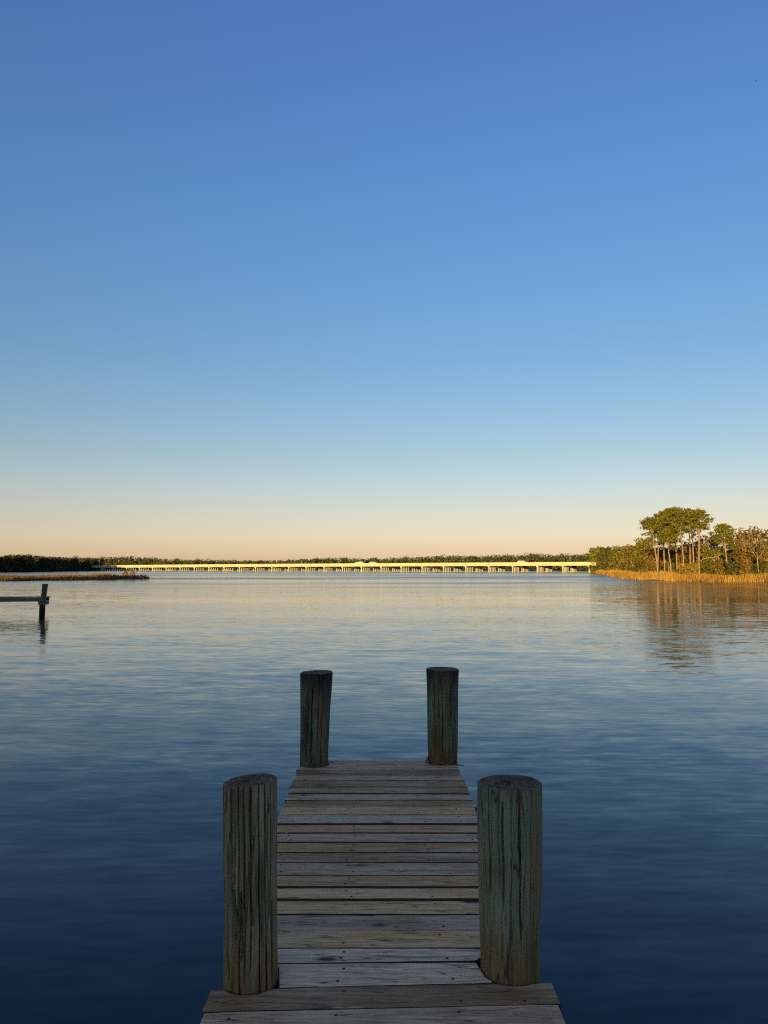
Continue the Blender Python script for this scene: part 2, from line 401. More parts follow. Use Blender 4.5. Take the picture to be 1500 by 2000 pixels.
# ------------------------------------------------------------------ the bridge (two parallel carriageways)
SPAN = 15.0; BSC = 0.81; BZ = 0.403      # plan drawn in 15 m bays, built at 12.2 m
N0 = Vector((-92.0, 550.0, 0)); EX = Vector((0.856, -0.517, 0)); RZ = math.atan2(EX.y, EX.x)
def deck_z(n):    # height of the parapet top
    return float(np.interp(n, [-14, -6, 0, 8, 16, 24], [4.0, 4.5, 4.85, 5.1, 5.4, 5.6]))
def bent_mesh(w):
    b = MB()
    b.box((-0.55, 0.0, -2.75), (0.55, w, -2.05))
    for i in range(5):
        y = 0.6 + (w - 1.2) * i / 4; bt = 0.10 * (i - 2) / 2
        b.tube([(0, y + bt * 6, -9), (0, y, -2.75)], [0.40, 0.40], 8)
    return b.mesh('bent')
BENT = bent_mesh(10.0); BENT.materials.append(M['pile'])
def bridge(off, label):
    root = empty('trestle_bridge', tuple((N0 + Vector((-EX.y, EX.x, 0)) * off) * BSC + Vector((0, 0, BZ))), RZ); root.scale = (BSC,) * 3
    tag(root, label, 'bridge', 'twin trestle bridges across the bay')
    for n in range(-13, 22):
        z0, z1 = deck_z(n), deck_z(n + 1); x0, x1 = n * SPAN + 0.06, (n + 1) * SPAN - 0.06
        def seg(y0, y1, lo, hi):
            b = MB(); b.box((x0, y0, 0), (x1, y1, 0))
            b.V = [(x, y, (z0 if x == x0 else z1) + (lo if k < 4 else hi)) for k, (x, y, z) in enumerate(b.V)]
            return b
        sp = seg(-0.25, 10.25, -1.20, -0.88).build('deck_span', M['concrete'], root)
        g = MB()
        for y in (0.25, 2.6, 5.0, 7.4, 9.75):
            q = seg(y - 0.22, y + 0.22, -2.05, -1.21); g.raw(q.V, q.F, q.T)
        g.build('girder', M['concrete'], sp)
        seg(0.35, 9.65, -0.876, -0.85).build('road_surface', M['asphalt'], sp)
        for y in (-0.25, 9.93):
            seg(y, y + 0.32, -0.879, 0.0).build('parapet', M['concrete'], sp)
        link('bent', BENT, None, root, (n * SPAN, 0, z0))
    return root
bridge(0.0, 'sunlit low concrete bridge in front, its parapet glowing yellow')
bridge(15.0, 'second parallel concrete bridge seen only between the front piers')

def car(s, y, label, name, truck=False):
    z = BZ + BSC * (deck_z(s / SPAN) - 0.84)
    pos = (N0 + EX * s + Vector((-EX.y, EX.x, 0)) * y) * BSC
    r = empty(name, (pos.x, pos.y, z), RZ); tag(r, label, 'truck' if truck else 'car', 'vehicles on the bridge')
    b = MB(); L, H = (5.2, 1.7) if truck else (4.6, 1.5)
    if truck: prof = [(-2.6, .42), (2.6, .42), (2.6, 1.05), (1.9, 1.15), (1.3, 1.72), (.2, 1.76), (0, 1.2), (-2.6, 1.15)]
    else: prof = [(-2.3, .4), (2.3, .4), (2.3, .85), (1.2, 1.0), (.5, 1.5), (-1.3, 1.52), (-2.0, 1.05), (-2.3, 1.0)]
    k = len(prof)
    V = [(x, -.9, zz) for x, zz in prof] + [(x, .9, zz) for x, zz in prof]
    F = [tuple(range(k)), tuple(range(2 * k - 1, k - 1, -1))] + [(i, k + i, k + (i + 1) % k, (i + 1) % k) for i in range(k)]
    b.raw(V, F, [.5] * len(F)); b.build('body', M['paint_white'], r)
    w = MB()
    if truck: w.box((.35, -.915, 1.22), (1.35, .915, 1.62))
    else: w.box((-1.2, -.915, 1.05), (.6, .915, 1.42))
    w.build('window', M['glass'], r)
    for x in (-L * .32, L * .32):
        for yy in (-.8, .8):
            MB().tube([(x, yy - .12, .34), (x, yy + .12, .34)], [.34, .34], 14).build('wheel', M['tyre'], r)
car(87, 3, 'white pickup truck crossing the middle of the bridge', 'pickup_truck', True)
car(98, 3, 'white car just right of the pickup truck on the bridge', 'passenger_car')
car(200, 3, 'white car on the right half of the bridge', 'passenger_car')

px, py, pz = at_depth(194, 1094, 525)
pole = empty('utility_pole', (px, py, 0.6)); tag(pole, 'pale pole standing at the left end of the bridge', 'pole')
MB().tube([(0, 0, -.3), (0, 0, pz - .6)], [.22, .16], 8).build('shaft', M['steel'], pole)
MB().box((-.9, -.08, pz - 1.3), (.9, .08, pz - 1.1)).build('crossarm', M['steel'], pole)

# ------------------------------------------------------------------ far woods
def wood(name, trees, leaf, per, label, mat='farleaf'):
    b = MB()
    for (x, y, h, w) in trees:
        z0 = 0.4
        nl = max(4, int(5 + w * 0.5))
        for k in range(nl):
            f = (k + .5) / nl
            zz = z0 + h * (0.18 + 0.62 * f); ww = w * (0.62 - 0.30 * f)
            c = (x + rng.normal() * ww * .55, y + rng.normal() * ww * .45, zz + rng.normal() * .4)
            b.raw(*leaves(c, (ww * .62, ww * .62, h * .17), per, leaf))
        b.raw(*leaves((x, y, z0 + h * .84), (w * .42, w * .42, h * .16), int(per * 1.5), leaf * .8))
        b.tube([(x, y, 0), (x, y, z0 + h * .7)], [.22, .10], 5, False)
        b.raw(*leaves((x + rng.normal(), y - w * .3, z0 + h * .12), (w * .75, w * .5, h * .16), int(per * 1.6), leaf * 1.1))
    o = b.build(name, M[mat]); return tag(o, label, 'wood', kind='stuff')

prof_x = [0, 40, 70, 110, 150, 185, 215, 250, 300, 340, 400, 480, 560, 600, 650, 690, 720, 760, 815, 860, 920, 960, 1000, 1040, 1080, 1120, 1150, 1240]
prof_y = [1086, 1083, 1085, 1088, 1089, 1090, 1087, 1086, 1089, 1091, 1093, 1095, 1094, 1091, 1088, 1090, 1091, 1089, 1087, 1085, 1085, 1083, 1083, 1081, 1083, 1082, 1080, 1078]
T = []
for row, back in ((0, 0), (1, 14), (2, 32)):
    px = 150.0 + row * 3
    while px < 1260:
        Y = float(np.interp(px, [150, 250, 700, 1150, 1260], [850, 810, 745, 590, 560])) + back + rng.normal() * 5
        ty = np.interp(px, prof_x, prof_y) + rng.normal() * 1.3 + (0 if row == 0 else rng.random() * 3)
        X, _, Z = at_depth(px, ty, Y)
        h = Z - 0.4; T.append((X, Y, h, 7.0 + rng.random() * 4))
        px += (7 + rng.random() * 6) * (1.0 if row == 0 else 1.3)
wood('far_wood', T, 0.85, 20, 'long dark line of trees behind the bridge on the far shore')
T = []
for row, back in ((0, 0), (1, 10), (2, 24), (3, 40)):
    px = -60.0
    while px < 200:
        Y = float(np.interp(px, [-60, 0, 60, 150, 200], [375, 395, 420, 500, 560])) + back + rng.normal() * 4
        ty = np.interp(max(px, 0), prof_x, prof_y) + rng.normal() * 1.2 + (0 if row == 0 else rng.random() * 3)
        X, _, Z = at_depth(px, ty, Y)
        T.append((X, Y, Z - 0.4, 4.6 + rng.random() * 3)); px += 7 + rng.random() * 6
for k in range(170):      # the same wood running on towards the sun, outside the picture
    Y = 260 + 300 * rng.random(); X = -0.5 * Y - 18 - 90 * rng.random()
    T.append((X, Y, 11 + rng.random() * 5, 6 + rng.random() * 3))
wood('left_wood', T, 0.62, 34, 'shaded dark wood on the left shore beyond the marsh')

# trees on the bank behind the viewer: they shade the dock
T = []
for k in range(14):  # unseen trees added at left to shade the tip of the marsh island
    T.append((-80 + 4 * rng.normal(), 36 + 4 * rng.normal(), 9.8 + 2 * rng.random(), 6.0 + 3 * rng.random()))
for k in range(230):
    T.append((-115 + 150 * rng.random(), -50 - 50 * rng.random(), 11.5 + 2.5 * rng.random(), 6.0 + 3 * rng.random()))
wood('bank_wood', T, 0.62, 60, 'trees on the bank behind the dock', 'oakgreen')

# ------------------------------------------------------------------ marsh grass
def blades(name, shore, inland, n, hmin, hmax, mat, label, cat, wid=0.075, side=1, zb=0.15):
    P = np.array(shore, float); seg = np.linalg.norm(np.diff(P, axis=0), axis=1)
    wgt = seg * (120.0 / np.maximum(60, P[:-1, 1])) ** 0.5; cw = np.concatenate([[0], np.cumsum(wgt)]); cw /= cw[-1]
    u = rng.random(n); i = np.clip(np.searchsorted(cw, u) - 1, 0, len(seg) - 1); f = (u - cw[i]) / (cw[i + 1] - cw[i])
    d = (P[i + 1] - P[i]) / seg[i][:, None]; nor = np.stack([-d[:, 1], d[:, 0]], 1) * side
    off = inland * rng.random(n) ** 1.3
    q = P[i] + d * (f * seg[i])[:, None] + nor * (off + 0.25 * rng.normal(size=n) + .5 * np.sin((P[i] + d * (f * seg[i])[:, None]).sum(1) * .55) + .3 * np.sin((P[i] + d * (f * seg[i])[:, None])[:, 0] * 1.7))[:, None]
    clump = 0.80 + 0.20 * np.sin(q[:, 0] * 1.3 + 2 * np.sin(q[:, 1] * .7)) * np.sin(q[:, 0] * .37 + q[:, 1] * .53)
    clump = clump * (0.86 + 0.20 * np.sin(q[:, 0] * .21 + 1.7 * np.sin(q[:, 1] * .13)) + 0.10 * np.sin(q[:, 0] * .71 + q[:, 1] * .4))
    h = (hmin + (hmax - hmin) * rng.random(n)) * clump
    ang = rng.random(n) * math.pi; w = wid * (.5 + rng.random(n))
    lean = rng.normal(size=(n, 2)) * 0.16 * h[:, None]; lean[:, 0] += 0.08 * h
    z0 = np.where(off < .6, -0.1, zb)
    a = np.stack([np.cos(ang) * w, np.sin(ang) * w], 1)
    V = np.zeros((n, 5, 3))
    V[:, 0, :2] = q - a / 2; V[:, 1, :2] = q + a / 2; V[:, 0, 2] = V[:, 1, 2] = z0
    V[:, 2, :2] = q + a / 2 * .8 + lean * .4; V[:, 3, :2] = q - a / 2 * .8 + lean * .4; V[:, 2, 2] = V[:, 3, 2] = z0 + h * .6
    V[:, 4, :2] = q + lean; V[:, 4, 2] = z0 + h
    k = np.arange(n) * 5
    F = [(a0, a0 + 1, a0 + 2, a0 + 3) for a0 in k] + [(a0 + 3, a0 + 2, a0 + 4) for a0 in k]
    t = np.clip(rng.random(n) * .6 + .5 * (clump - .45) / .6 - .05, 0, 1); t = np.concatenate([t, t])
    o = link(name, mesh_from(name, V.reshape(-1, 3), F, t), M[mat])
    return tag(o, label, cat, kind='stuff')
blades('marsh_grass', PT_SHORE[1:], 9.0, 80000, 1.0, 1.65, 'grass', 'orange sunlit marsh grass along the edge of the wooded point', 'grass', side=-1)
blades('reed_bed', ISL_SHORE, 26.0, 36000, .65, 1.1, 'grassdull', 'brown reed bed on the low marsh island at left', 'grass', side=1)

# ------------------------------------------------------------------ trees on the point
def limb_path(p0, p1, sag=0.0, n=4, j=0.1):
    p0, p1 = Vector(p0), Vector(p1); L = (p1 - p0).length
    return [p0.lerp(p1, i / n) + Vector((rng.normal() * j * L * .2, rng.normal() * j * L * .2, sag * math.sin(math.pi * i / n))) * (0 if i in (0, n) else 1) for i in range(n + 1)]

def pine(px, top, Y, halfw, low, lean_px, label, r=.17, pads=15):
    X, _, Z = at_depth(px, top, Y); zl = at_depth(px, low, Y)[2]
    w = halfw * Y / FPX; lx = lean_px * Y / FPX
    root = empty('pine_tree', (X - lx, Y, 0.3)); tag(root, label, 'pine tree', 'tall pines on the point')
    H = Z - 0.3; zl -= 0.3
    t = MB(); path = [(0, 0, -.3), (lx * .15 + rng.normal() * .08, 0, H * .3), (lx * .55 + rng.normal() * .10, .1, H * .6), (lx, .1, H * .9)]
    t.tube(path, [r * 1.15, r * .95, r * .75, r * .25], 9)
    c = MB()
    for k in range(pads):
        f = (k + rng.random()) / pads
        z = zl + (H - .25 - zl) * f
        rad = w * (1.0 - .80 * (max(0, f - .40) / .60) ** 1.6) * (0.35 + .65 * rng.random() ** .5) * (1 if f > .25 else .75)
        q = 2.4 * k + rng.random()
        e_ = Vector((lx * min(1, z / (H * .9)) + math.cos(q) * rad, .1 + math.sin(q) * rad * .9, z))
        s_ = Vector((lx * .8, .1, max(zl - .6, z - 1.2 - rad * .35)))
        t.tube(limb_path(s_, e_, .1), [r * .34, r * .28, r * .2, r * .15, r * .08], 5, False)
        pr = .44 + .46 * rng.random()
        c.raw(*leaves(e_ + Vector((0, 0, .1)), (pr * 1.3, pr * 1.3, pr * .52), 70, .17, .35, .3, .1))
        c.raw(*leaves(s_.lerp(e_, .7) + Vector((0, 0, .25)), (pr * .8, pr * .8, pr * .4), 24, .16, .3, .3, .1))
    c.raw(*leaves((lx, .1, H - .35), (w * .4, w * .4, .4), 70, .17, .3, .3, .1))
    for k in range(4):      # stray lower limbs with a tuft at the end
        q = rng.random() * 6.28; z = zl - .3 - 1.6 * rng.random(); rad = w * (.45 + .5 * rng.random())
        s_ = Vector((lx * .55, .1, z - .5)); e_ = Vector((lx * .6 + math.cos(q) * rad, .1 + math.sin(q) * rad, z))
        t.tube(limb_path(s_, e_, .1), [r * .3, r * .25, r * .2, r * .14, r * .08], 5, False)
        c.raw(*leaves(e_, (.55, .55, .28), 34, .16, .35, .3, .1))
    t.build('trunk', M['bark'], root, True); c.build('crown', M['pine'], root)

PINES = [(1270, 1011, 128, 18, 1034, -13, 'leftmost tall pine of the clump, leaning out left over the point'),
         (1287, 1003, 131, 18, 1046, 5, 'second pine of the clump, its trunk against the leftmost one'),
         (1296, 998, 134, 20, 1052, 0, 'third tall pine from the left in the clump'),
         (1305, 993, 137, 20, 1048, 2, 'fourth pine trunk from the left in the tall clump'),
         (1303, 1034, 127, 18, 1060, -6, 'short pine with a low crown among the tall left trunks'),
         (1316, 990.5, 136, 22, 1046, -3, 'tallest broad pine at the middle of the clump'),
         (1327, 992, 132, 18, 1038, -4, 'pine at the middle right of the clump, left of the gap of sky'),
         (1344, 993, 139, 14, 1018, -1, 'pine right of the gap of sky, third from the right of the clump'),
         (1350, 1004, 134, 15, 1028, -3, 'slim pine second from the right of the clump'),
         (1365, 995, 129, 24, 1034, 3, 'rightmost tall pine of the clump with a separate rounded crown'),
         (1412, 1023, 133, 24, 1062, -6, 'lone bent pine standing right of the tall clump')]
for (a0, b0, c0, d0, e0, l0, s0) in PINES:
    pine(a0, b0, c0, d0, e0, l0, s0, .115 if a0 != 1365 else .15, 26 if d0 > 19 else 18)

def oak(px, top, Y, halfw, label, mat, name='oak_tree', cat='tree', n=26, leaf=.24, per=60, grp='low trees on the point', bottom=.12):
    X, _, Z = at_depth(px, top, Y); w = halfw * Y / FPX; H = Z - .3
    root = empty(name, (X, Y, .3)); tag(root, label, cat, grp)
    t = MB(); c = MB()
    t.tube([(0, 0, -.3), (.1, 0, H * .25), (-.05, .1, H * .55)], [.05 * H ** .8 * .45, .04 * H ** .8 * .45, .02 * H ** .8 * .45], 7)
    for k in range(n):
        q = 2.39996 * k + rng.random() * .7; f = (k + .5) / n
        z = H * (bottom + (1 - bottom) * (1 - f) ** .85) - H * .09
        rr = w * (math.sqrt(max(0.0, 1 - (max(0, z / H - .42) / .58) ** 2)) * .85) * (.45 + .55 * rng.random() ** .4)
        p = Vector((math.cos(q) * rr, math.sin(q) * rr * .8, max(.15 * H, z) if bottom > .05 else max(.3, z)))
        s = w * (.26 + .16 * rng.random())
        c.raw(*leaves(p, (s * 1.15, s * 1.15, s * .72), per, leaf, .1, .5, .5))
        if k % 2 == 0: t.tube(limb_path((0, 0, H * .2), p, .05), [.014 * H, .011 * H, .009 * H, .006 * H, .003 * H], 5, False)
    t.build('trunk', M['bark'], root, True); c.build('crown', M[mat], root)

OAKS = [(1167, 1067, 345, 17, 'rounded green tree at the left end of the point beside the bridge', 'pine'),
        (1184, 1066, 310, 15, 'dark pointed tree second from the left end of the point', 'oakgreen'),
        (1198, 1083, 275, 15, 'low dark tree between the two taller trees at the left of the point', 'oakgreen'),
        (1216, 1064, 245, 19, 'broad green tree midway along the left slope of the point', 'pine'),
        (1240, 1062, 205, 18, 'olive tree with orange light left of the tall pines', 'oak'),
        (1260, 1046, 175, 19, 'tall leafy tree stepping up to the pine clump from the left', 'pine'),
        (1274, 1068, 152, 18, 'orange-lit oak just left of the leftmost pine trunks', 'oak'),
        (1300, 1066, 152, 20, 'dark oak behind the left pine trunks', 'oak'),
        (1328, 1064, 154, 20, 'dim oak behind the middle pine trunks', 'oakgreen'),
        (1352, 1054, 152, 20, 'brown oak behind the right pine trunks', 'oak'),
        (1383, 1040, 146, 22, 'brown-green oak filling the gap right of the tall clump', 'oak'),
        (1395, 1066, 140, 19, 'yellow-green tree below the long bare limb', 'pine'),
        (1440, 1034, 150, 23, 'orange-brown oak right of the lone bent pine', 'oak'),
        (1462, 1026, 144, 24, 'tallest orange oak near the right edge', 'oak'),
        (1492, 1029, 140, 26, 'orange oak cut by the right edge', 'oak'),
        (1436, 1060, 138, 20, 'dark evergreen under the orange oaks', 'oakgreen'),
        (1476, 1056, 137, 22, 'dark evergreen behind the bare branching tree', 'oakgreen'),
        (1452, 1056, 133, 14, 'orange-brown low oak in front of the dark evergreen under the orange oaks', 'oak'),
        (1496, 1056, 130, 14, 'low oak at the right edge partly hiding the bare branching tree', 'oak'),
        (1530, 1024, 138, 28, 'oak whose crown only grazes the right edge of the view', 'oak')]
for (a0, b0, c0, d0, s0, m0) in OAKS:
    oak(a0, b0, c0, d0 * (1.05 if a0 < 1190 else 1.3), s0, m0, leaf=.22 * c0 / 150, per=64, n=38, bottom=.02)
SHRUBS = [(1176, 1098, 315, 15, 'dark shrub at the foot of the leftmost tree on the point', 'oakgreen'),
          (1206, 1098, 255, 17, 'low shrub under the broad green tree', 'oak'),
          (1228, 1095, 205, 17, 'dark rounded shrub behind the left marsh grass', 'oakgreen'),
          (1252, 1093, 170, 17, 'dense dark shrub left of the pine trunks', 'oakgreen'),
          (1272, 1096, 142, 13, 'brown shrub beside the leftmost pine trunk', 'oak'),
          (1338, 1100, 127, 17, 'bright golden shrub at the foot of the pines', 'gold'),
          (1352, 1098, 129, 12, 'golden shrub touching the slim pine', 'gold'),
          (1378, 1098, 131, 16, 'dark shrub right of the tall clump', 'oakgreen'),
          (1400, 1096, 131, 16, 'brown shrub under the pale dead limb', 'oak'),
          (1434, 1096, 130, 17, 'dark shrub beside the lone bent pine', 'oakgreen'),
          (1458, 1100, 128, 14, 'olive shrub below the bare branching tree', 'oak'),
          (1484, 1096, 128, 18, 'dark shrub near the right edge', 'oakgreen'),
          (1310, 1100, 146, 16, 'dim shrub behind the pine trunks', 'oakgreen')]
for (a0, b0, c0, d0, s0, m0) in SHRUBS:
    oak(a0, b0, c0, d0, s0, m0, 'shrub', 'shrub', 16, .17 * c0 / 130, 50, 'shrubs on the point', 0.02)
for (px, hw, s0) in ((245, 5.5, 'left of two small golden shrubs on the marsh island'), (258, 6, 'right of two small golden shrubs on the marsh island')):
    oak(px, 1114.5, 152, hw, s0, 'gold', 'shrub', 'shrub', 10, .12, 34, 'golden shrubs on the island', 0.02)

def dead_tree(px, base_y, Y, segs, label, name='bare_tree', twigs=0):
    X, _, Z = at_depth(px, base_y, Y); root = empty(name, (X, Y, .3)); tag(root, label, 'bare tree')
    t = MB(); br = MB(); k = Y / FPX
    for i, (pts, r0) in enumerate(segs):
        P = [Vector(((x - px) * k, .25 * math.sin(3 * j + i), at_depth(x, y, Y)[2] - .3)) for j, (x, y) in enumerate(pts)]
        (t if i == 0 else br).tube(P, list(np.linspace(r0 * .6, r0 * .2, len(P))), 6)
    for i in range(twigs):
        pts, r0 = segs[1 + i % (len(segs) - 1)]; j = int(rng.integers(1, len(pts))); x, y = pts[j]
        P = [Vector(((x - px) * k, .25 * math.sin(3 * j + i), at_depth(x, y, Y)[2] - .3))]
        d = Vector((rng.normal() * .35, rng.normal() * .35, .45 + .3 * rng.random()))
        for q in range(3): P.append(P[-1] + d * (.75 + .3 * rng.random()) + Vector((rng.normal() * .12, 0, rng.normal() * .12)))
        br.tube(P, [.028, .022, .016, .009], 4, False)
    t.build('trunk', M['dead'], root, True); br.build('branches', M['dead'], root, True)
dead_tree(1481, 1108, 127, [([(1481, 1118), (1480, 1095), (1479, 1083), (1482, 1076)], .11),
    ([(1480, 1092), (1472, 1080), (1466, 1068), (1463, 1058)], .06), ([(1479, 1084), (1473, 1074), (1474, 1062)], .05),
    ([(1479, 1083), (1486, 1072), (1488, 1062)], .05), ([(1480, 1090), (1490, 1080), (1494, 1070)], .05),
    ([(1472, 1080), (1462, 1076), (1450, 1072), (1440, 1068)], .05), ([(1466, 1070), (1456, 1064), (1449, 1061)], .04),
    ([(1462, 1076), (1456, 1068), (1455, 1060)], .035), ([(1482, 1076), (1478, 1066), (1480, 1057)], .035)],
    'pale bare branching tree by the right edge', twigs=26)
dead_tree(1371, 1094, 127.5, [([(1366, 1104), (1367, 1096), (1374, 1091), (1388, 1089), (1400, 1087), (1412, 1083)], .10),
    ([(1388, 1089), (1394, 1093), (1397, 1098)], .05), ([(1400, 1087), (1404, 1092), (1404, 1097)], .045), ([(1396, 1088), (1402, 1082), (1410, 1080)], .04)],
    'long pale dead limb reaching right from the rightmost tall pine', 'dead_limb')
dead_tree(1366, 1068, 128, [([(1366, 1104), (1366, 1070), (1374, 1060), (1384, 1051), (1393, 1044)], .07), ([(1374, 1061), (1382, 1058), (1386, 1056)], .03)],
    'slanting pale limb rising beside the rightmost tall pine', 'dead_limb')

# ------------------------------------------------------------------ the dock the viewer stands on
DECK = 0.62; TH = 0.038
dock = empty('wooden_dock', (0, 0, 0))
tag(dock, 'weathered plank dock with four thick pilings running out over the water', 'dock')
PILES = [   # x, y, r_base, r_top, height above deck, lean x over height
    (-.491, 2.942, .104, .104, .703, -.013), (.477, 3.014, .115, .126, .676, .006),
    (-.537, 6.017, .108, .129, .693, .016), (.456, 6.096, .112, .130, .708, .002)]
def cx(Y): return -.0035 - .0138 * (Y - 2.9)
HALF = .607
rows = []     # (front-left, front-right, back-left, back-right) Y of each plank
flat = [3.166, 3.308, 3.460, 3.607, 3.745, 3.894, 4.046, 4.184, 4.337, 4.492, 4.642, 4.802, 4.952, 5.102, 5.250, 5.394, 5.546, 5.694, 5.835, 5.990, 6.135]
rows.append((2.866, 2.916, 3.030, 3.044))
rows.append((3.042, 3.073, 3.156, 3.155))
for y0, y1 in zip(flat, flat[1:]):
    g = .010 + .005 * random.random(); rows.append((y0, y0 + .009 * (random.random() - .5), y1 - g, y1 - g + .006 * (random.random() - .5)))
yb = 2.862
while yb > 0.9:
    y0 = yb - .141; rows.append((y0, y0 + .048, yb, yb + .049)); yb = y0 - .011
TONES = {'tan': (.88, .46, .18), 'brown': (.46, .235, .095), 'grey': (.70, .41, .235), 'pale': (.92, .60, .385), 'warm': (.82, .37, .125)}
SEQ = ['pale', 'pale', 'tan', 'grey', 'tan', 'tan', 'warm', 'grey', 'brown', 'warm', 'grey', 'warm', 'pale', 'tan', 'brown', 'grey', 'brown', 'brown', 'grey', 'brown', 'grey', 'grey'] + ['brown', 'grey'] * 12
nail = MB(); nail.tube([(0, 0, -.004), (0, 0, .0012)], [.0062, .0056], 8); NAIL = nail.mesh('nail_head'); NAIL.materials.append(M['nail'])

def plank(i, row):
    fl, fr, bl, br = row; yc = (fl + fr + bl + br) / 4; xm = cx(yc)
    x0 = xm - HALF + random.uniform(-.011, .009); x1 = xm + HALF + random.uniform(-.009, .011)
    lf = lambda x: fl + (fr - fl) * (x - x0) / (x1 - x0)
    lb_ = lambda x: bl + (br - bl) * (x - x0) / (x1 - x0)
    # columns along x: front y and back y, notched where a piling passes through
    xs = set(np.linspace(x0, x1, 15)); ends = [x0, x1]
    for (pxx, pyy, rb, rt, hh, ll) in PILES:
        R = rb + .011
        if lf(pxx) > pyy + R or lb_(pxx) < pyy - R: continue
        for q in np.linspace(-1, 1, 13): 
            if x0 < pxx + R * q < x1: xs.add(pxx + R * q)
    xs = sorted(xs); cols = []
    for x in xs:
        a, b = lf(x) + random.uniform(-.0009, .0009), lb_(x) + random.uniform(-.0009, .0009)
        for (pxx, pyy, rb, rt, hh, ll) in PILES:
            R = rb + .011
            if abs(x - pxx) < R:
                h_ = math.sqrt(R * R - (x - pxx) ** 2); lo, hi = pyy - h_, pyy + h_
                if hi <= a or lo >= b: continue
                if lo - a >= b - hi: b = max(a, min(b, lo))
                else: a = min(b, max(a, hi))
                if lo <= a and hi >= b: a = b
        cols.append((x, a, b))
    # keep the longest run of columns with wood in them
    runs = []; cur = []
    for c in cols:
        if c[2] - c[1] > .004: cur.append(c)
        else:
            if len(cur) > 1: runs.append(cur)
            cur = []
    if len(cur) > 1: runs.append(cur)
    run = max(runs, key=lambda r: r[-1][0] - r[0][0])
    bm = bmesh.new(); top = DECK - yc * 0
    dz = random.uniform(-.004, .002); tw = random.uniform(-.0035, .0035)
    n = len(run); ring = [(x, a) for x, a, b in run] + [(x, b) for x, a, b in run[::-1]]
    vt = [bm.verts.new((x - xm, y - yc, dz + tw * (y - yc) / .07)) for x, y in ring]
    vb = [bm.verts.new((x - xm, y - yc, dz - TH)) for x, y in ring]
    for k in range(n - 1):
        bm.faces.new((vt[k], vt[k + 1], vt[2 * n - 2 - k], vt[2 * n - 1 - k]))
        bm.faces.new((vb[k], vb[2 * n - 1 - k], vb[2 * n - 2 - k], vb[k + 1]))
    m_ = 2 * n
    rim = []
    for k in range(m_):
        k2 = (k + 1) % m_
        bm.faces.new((vt[k2], vt[k], vb[k], vb[k2])); rim.append(bm.edges.get((vt[k], vt[k2])))
    bmesh.ops.bevel(bm, geom=rim, offset=.006, segments=2, affect='EDGES', profile=.6, clamp_overlap=True)
    bmesh.ops.recalc_face_normals(bm, faces=bm.faces)
    for f in bm.faces: f.material_index = 0 if f.normal.z > .35 else 1  # sides and underside take the gap-shade colour
    me = bpy.data.meshes.new('plank'); bm.to_mesh(me); bm.free(); me.materials.append(M['plank']); me.materials.append(M['plankgapshade'])
    o = link('plank', me, None, dock, (xm, yc, DECK))
    t = TONES[SEQ[i % len(SEQ)]]; j = random.uniform(.85, 1.15)
    o.color = (t[0] * j, t[1] * j, t[2] * j, 1)
    for jx in (-.50, -.155, .25, .50):
        for fy in (.22, .78):
            if random.random() < .4: continue
            x = xm + jx + random.uniform(-.022, .022)
            y = lf(x) + (lb_(x) - lf(x)) * fy + random.uniform(-.008, .008)
            if any((x - p[0]) ** 2 + (y - p[1]) ** 2 < (p[2] + .03) ** 2 for p in PILES): continue
            if not (run[0][0] + .02 < x < run[-1][0] - .02): continue
            link('nail_head', NAIL, None, o, (x - xm, y - yc, dz + tw * (y - yc) / .07))
for i, r in enumerate(rows): plank(i, r)

for x in (-.50, -.155, .20, .50):
    MB().box((-.019, 0.9, -.14), (.019, 6.10, 0)).build('joist', M['beam'], dock, loc=(x + .035, 0, DECK - TH - .006), rot=(0, 0, .0138))
for y in (2.79, 5.86):
    MB().box((-.66, -.03, -.19), (.62, .03, 0)).build('cross_beam', M['beam'], dock, loc=(cx(y), y, DECK - TH - .15))

